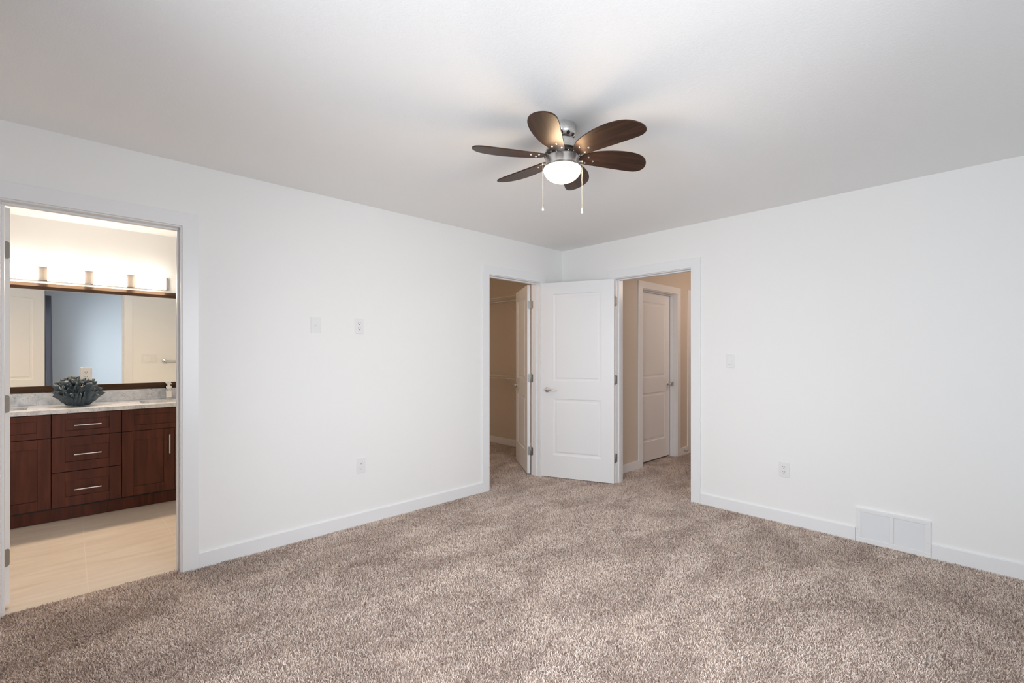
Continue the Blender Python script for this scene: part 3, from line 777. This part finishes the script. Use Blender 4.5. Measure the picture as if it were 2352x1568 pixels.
c2 = carcass('drawer_cabinet', 'dark cherry vanity cabinet of three drawers with bar pulls', Y1, Y2)
yc = -3.861
for (za, zb_, rl, hz) in ((zr1+gap, 0.828, 0.045, 0.7365), (zr2+gap, zr1-gap, 0.072, 0.5085), (zr3, zr2-gap, 0.072, 0.2345)):
    dd = shaker('drawer', c2, Y1+gap, Y2-gap, za, zb_, rl, 0.075); bar_pull(dd, yc, hz, False)
c3 = carcass('sink_cabinet', 'dark cherry sink cabinet below the faucet, with one tall door and upright pull', Y2, Y3)
shaker('drawer_front', c3, Y2+gap, Y3-gap, zr1+gap, 0.828, 0.045, 0.078)
ym = -3.297
dd = shaker('cabinet_door', c3, Y2+gap, ym-gap/2, zr3, zr1-gap, 0.075); bar_pull(dd, -3.335, 0.515, True, 0.165)
dd = shaker('cabinet_door', c3, ym+gap/2, Y3-gap, zr3, zr1-gap, 0.075); bar_pull(dd, ym+0.038, 0.515, True, 0.165)
# countertop with two sink cut-outs
S1 = (-2.045, -1.765, -4.665, -4.206); S2 = (-2.045, -1.765, -3.512, -3.055)
w = MB(); ZC0, ZC1 = 0.8345, 0.866; FRT = -1.628
ys = [Y0-0.012, S1[2], S1[3], S2[2], S2[3], Y3+0.012]
for i in range(5):
    if i in (1, 3):
        s = S1 if i == 1 else S2
        w.box(s[1], FRT, ys[i], ys[i+1], ZC0, ZC1); w.box(BW+0.001, s[0], ys[i], ys[i+1], ZC0, ZC1)
    else: w.box(BW+0.001, FRT, ys[i], ys[i+1], ZC0, ZC1)
tag(w.build('countertop', M['granite']), 'pale speckled granite vanity top with two sink cut-outs', 'countertop')
tag(MB().box(BW+0.001, BW+0.021, Y0-0.012, Y3+0.012, ZC1+0.0003, 0.967).build('backsplash', M['granite'], bevel=0.0015), 'low speckled granite backsplash strip under the mirror frame', 'backsplash')
def basin(s, label):
    w = MB(); t = thing('sink_basin', label, 'sink', ((s[0]+s[1])/2, (s[2]+s[3])/2, ZC0))
    a, b_ = (s[1]-s[0])/2+0.008, (s[3]-s[2])/2+0.008; vs = []; fs = []
    secs = [(1.0, -0.0005), (0.985, -0.03), (0.96, -0.08), (0.90, -0.12), (0.75, -0.138), (0.10, -0.145)]
    for f_, z in secs: vs += [(x, y, z) for x, y in rrect(2*a*f_, 2*b_*f_, 0.05*f_, 6)]
    n = len(vs)//len(secs)
    for i in range(len(secs)-1):
        for k in range(n): fs.append((i*n+k, i*n+(k+1) % n, (i+1)*n+(k+1) % n, (i+1)*n+k))
    fs.append(tuple((len(secs)-1)*n+k for k in range(n))); w.add(vs, fs)
    w.build('bowl', M['ceramic'], t, smooth=True)
    MB().lathe([(0, -0.1435), (0.022, -0.1435), (0.024, -0.146)], 20).build('drain', M['chrome'], t, smooth=True)
basin(S1, 'white undermount sink sunk into the end of the counter nearest the open door')
basin(S2, 'white undermount sink sunk into the counter in front of the faucet')
# waterfall faucet
t = thing('faucet', 'square chrome waterfall faucet standing on the granite counter', 'faucet', (-2.095, -3.283, ZC1))
w = MB(); w.box(-0.022, 0.022, -0.022, 0.022, 0.0, 0.128); w.box(-0.027, 0.027, -0.027, 0.027, 0, 0.006)
w.build('body', M['chrome'], t, bevel=0.003)
w = MB(); w.prism([(0.015, 0.128), (-0.022, 0.128), (-0.022, 0.100), (0.015, 0.096), (0.110, 0.080), (0.112, 0.086), (0.040, 0.106)], -0.022, -0.019, 'y'); w.prism([(0.015, 0.128), (-0.022, 0.128), (-0.022, 0.100), (0.015, 0.096), (0.110, 0.080), (0.112, 0.086), (0.040, 0.106)], 0.019, 0.022, 'y')
w.prism([(0.015, 0.102), (0.015, 0.096), (0.112, 0.079), (0.112, 0.084)], -0.019, 0.019, 'y')
w.build('spout', M['chrome'], t, bevel=0.001)
w = MB(); w.prism([(-0.050, 0.150), (0.030, 0.141), (0.030, 0.149), (-0.050, 0.160)], -0.021, 0.021, 'y'); w.box(-0.012, 0.012, -0.012, 0.012, 0.126, 0.150)
w.build('lever', M['chrome'], t, bevel=0.0015)

# mirror
mt = thing('vanity_mirror', 'wide wall mirror in a dark espresso frame above the vanity', 'mirror', (BW+0.008, -3.855, 0), -0.005)
my0, my1, mz0, mz1 = -0.885, 0.885, 0.972, 1.886; F_ = 0.053
MB().box(0.0, 0.012, my0+0.02, my1-0.02, mz0+0.02, mz1-0.02).build('mirror_glass', M['mirror'], mt)
def mould(w, along, a0, a1, base, d):     # bevelled frame bar: outer edge slopes back
    prof = [(0.0, 0.0), (0.012, 0.0), (0.027, 0.026), (0.027, F_), (0.013, F_), (0.0, F_)]   # (x out, offset inward)
    pts = [(x, base + d*o_) for x, o_ in prof]
    if along == 'y': w.add([(x, a0[i], z) for i, (x, z) in enumerate(pts)] + [(x, a1[i], z) for i, (x, z) in enumerate(pts)], [])
    return w
w = MB()
prof = [(0.0, 0.0), (0.012, 0.0), (0.027, 0.027), (0.027, F_), (0.013, F_), (0.0, F_)]
vs = []
for x, o_ in prof: vs += [(x, my0+o_, mz0+o_), (x, my1-o_, mz0+o_), (x, my1-o_, mz1-o_), (x, my0+o_, mz1-o_)]
fs = []
for i in range(len(prof)):
    j = (i+1) % len(prof)
    for k in range(4):
        k2 = (k+1) % 4; fs.append((i*4+k, i*4+k2, j*4+k2, j*4+k))
w.add(vs, fs); w.build('mirror_frame', M['frame'], mt, bevel=0.0015)
# outlet box through the mirror
t = thing('mirror_outlet', 'white outlet box mounted on the mirror behind the blue ornament', 'outlet', (BW+0.021, -3.862, 1.112), R(-90))
w = MB(); w.prism(rrect(0.078, 0.138, 0.010), 0.0, 0.030, 'y'); w.build('box', M['plate'], t, bevel=0.006, seg=3)
w = MB(); w.prism(rrect(0.034, 0.067, 0.003), 0.029, 0.0325, 'y'); rc = w.build('receptacle', M['plate'], t, bevel=0.0008)
w = MB()
for s in (-1, 1):
    z = 0.0195*s
    w.box(-0.0085, -0.0055, 0.032, 0.0330, z+0.001, z+0.010); w.box(0.0055, 0.0085, 0.032, 0.0330, z+0.0015, z+0.0095); w.lathe([(0, 0.033), (0.0032, 0.033), (0.0032, 0.032)], 10, (0, 0, z-0.007), 'y')
w.build('slots', M['slot'], rc)

# vanity light with four shades
t = thing('vanity_light', 'long nickel bath bar light with four glowing rectangular shades', 'wall light', (BW, -3.843, 1.965))
w = MB(); w.box(0.0, 0.030, -0.566, 0.566, -0.056, 0.056); w.build('backplate', M['barplate'], t, bevel=0.003)
for k in range(4):
    yc_ = (k-1.5)*0.2862; w = MB(); n = 10; hy = 0.1145; vs = []; fs = []
    prof2 = [(-hy+2*hy*i/n) for i in range(n+1)]
    front = [(0.045+0.045*math.sqrt(max(0.0, 1-(0.86*y/hy)**2)), y) for y in prof2]
    poly = [(0.031, -hy)] + front + [(0.031, hy)]
    w.prism([(x, y+yc_) for x, y in poly], -0.0575, 0.0575, 'z')
    o = w.build('shade', M['shade'], t, bevel=0.002, smooth=True)

o = area('vanity_lamp_light', (BW+0.125, -3.843, 1.895), (0, R(-42), 0), 0.07, 1.10, 11, (1.0, 0.74, 0.49), R(105))

# coral bowl ornament
random.seed(11)
def shell(w, r0, r1, h0, h1, lobes, ruf, ph, seed, nn=150, rows=12, squash=1.0):
    rnd = random.Random(seed); vs = []; fs = []
    ks = [(rnd.uniform(0.5, 1.0), rnd.choice((3, 4, 5, 7)), rnd.uniform(0, 6.28)) for _ in range(3)]
    jag = [rnd.uniform(-1, 1) for _ in range(nn)]
    for j in range(rows):
        s = j/(rows-1)
        for i in range(nn):
            a = 2*math.pi*i/nn
            r_ = r0+(r1-r0)*(s**0.75); z = h0+(h1-h0)*(s**1.15)
            wv = sum(c*math.sin(k*a+p) for c, k, p in ks)/2.2
            sh = math.sin(lobes*a+ph+1.3*wv)
            r_ += 0.012*s**2*jag[(i//3*3+7) % nn]
            r_ += ruf*s**1.5*(sh*0.9+0.5*math.sin(lobes*2.3*a+ph*2))
            z += ruf*0.55*s**2*math.cos(lobes*1.1*a+ph) + (0.020*s**3)*jag[i//4*4] + 0.02*s*wv*(h1/0.2)
            aa = a + 0.10*s*s*math.cos(lobes*a+ph)
            vs.append((r_*math.cos(aa)*squash, r_*math.sin(aa), max(0.0, z)))
    for j in range(rows-1):
        for i in range(nn): fs.append((j*nn+i, j*nn+(i+1) % nn, (j+1)*nn+(i+1) % nn, (j+1)*nn+i))
    w.add(vs, fs)
w = MB()
shell(w, 0.062, 0.128, 0.0, 0.095, 9, 0.026, 0.3, 1)
shell(w, 0.058, 0.118, 0.006, 0.150, 8, 0.026, 1.4, 2)
shell(w, 0.050, 0.090, 0.010, 0.175, 7, 0.026, 2.1, 3)
shell(w, 0.040, 0.058, 0.012, 0.185, 5, 0.022, 0.9, 4)
shell(w, 0.020, 0.026, 0.012, 0.180, 4, 0.014, 2.9, 5)
w.lathe([(0, 0.0), (0.064, 0.0), (0.066, 0.012), (0.06, 0.03), (0.0, 0.03)], 40)
for i in range(80):
    a = random.uniform(0, 6.283); r_ = random.uniform(0.045, 0.130); z = 0.075+0.105*(1-(r_/0.135)**2)+random.uniform(-0.02, 0.02)
    d = Vector((math.cos(a), math.sin(a), 0)); ln = random.uniform(0.018, 0.036)
    p = d*r_+Vector((0, 0, z)); up = Vector((0, 0, 1))*(1.25-r_/0.13) + d*(0.2+r_/0.12); up.normalize()
    for q in range(3):
        dd_ = (up+Vector((random.uniform(-.55, .55), random.uniform(-.55, .55), random.uniform(-.2, .4)))).normalized()
        w.tube([p-up*0.02, p+dd_*ln*0.5, p+dd_*ln*0.85, p+dd_*ln], [0.0058, 0.0055, 0.0050, 0.0022], 7)
co = w.build('coral_ornament', M['coral'], smooth=True, loc=(-1.905, -3.914, ZC1+0.009))
tag(co, 'slate blue coral-shaped bowl standing on the granite counter', 'ornament')
tx = bpy.data.textures.new('coral_lumps', 'CLOUDS'); tx.noise_scale = 0.022; tx.noise_depth = 1
dm = co.modifiers.new('lumps', 'DISPLACE'); dm.texture = tx; dm.strength = 0.016; dm.mid_level = 0.5
md = co.modifiers.new('thick', 'SOLIDIFY'); md.thickness = 0.0055; md.offset = 0

# towel bar on the bathroom side of the door wall
t = thing('towel_bar', 'chrome towel bar seen in the mirror beside the triple switch', 'towel bar', (-T, -3.085, 1.210))
for yy in (0.0, 0.10):
    pass
MB().tube([(-0.062, 0.0, 0), (-0.062, 0.19, 0)], 0.0075, 12).build('bar', M['chrome'], t, smooth=True)
for yy in (0.0, 0.188):
    MB().lathe([(0, 0.0), (0.024, 0.0), (0.026, -0.006), (0.014, -0.014), (0.011, -0.040), (0.019, -0.052), (0.021, -0.062), (0.016, -0.074), (0, -0.078)], 24, (0, yy, 0), 'x').build('post', M['chrome'], t, smooth=True)
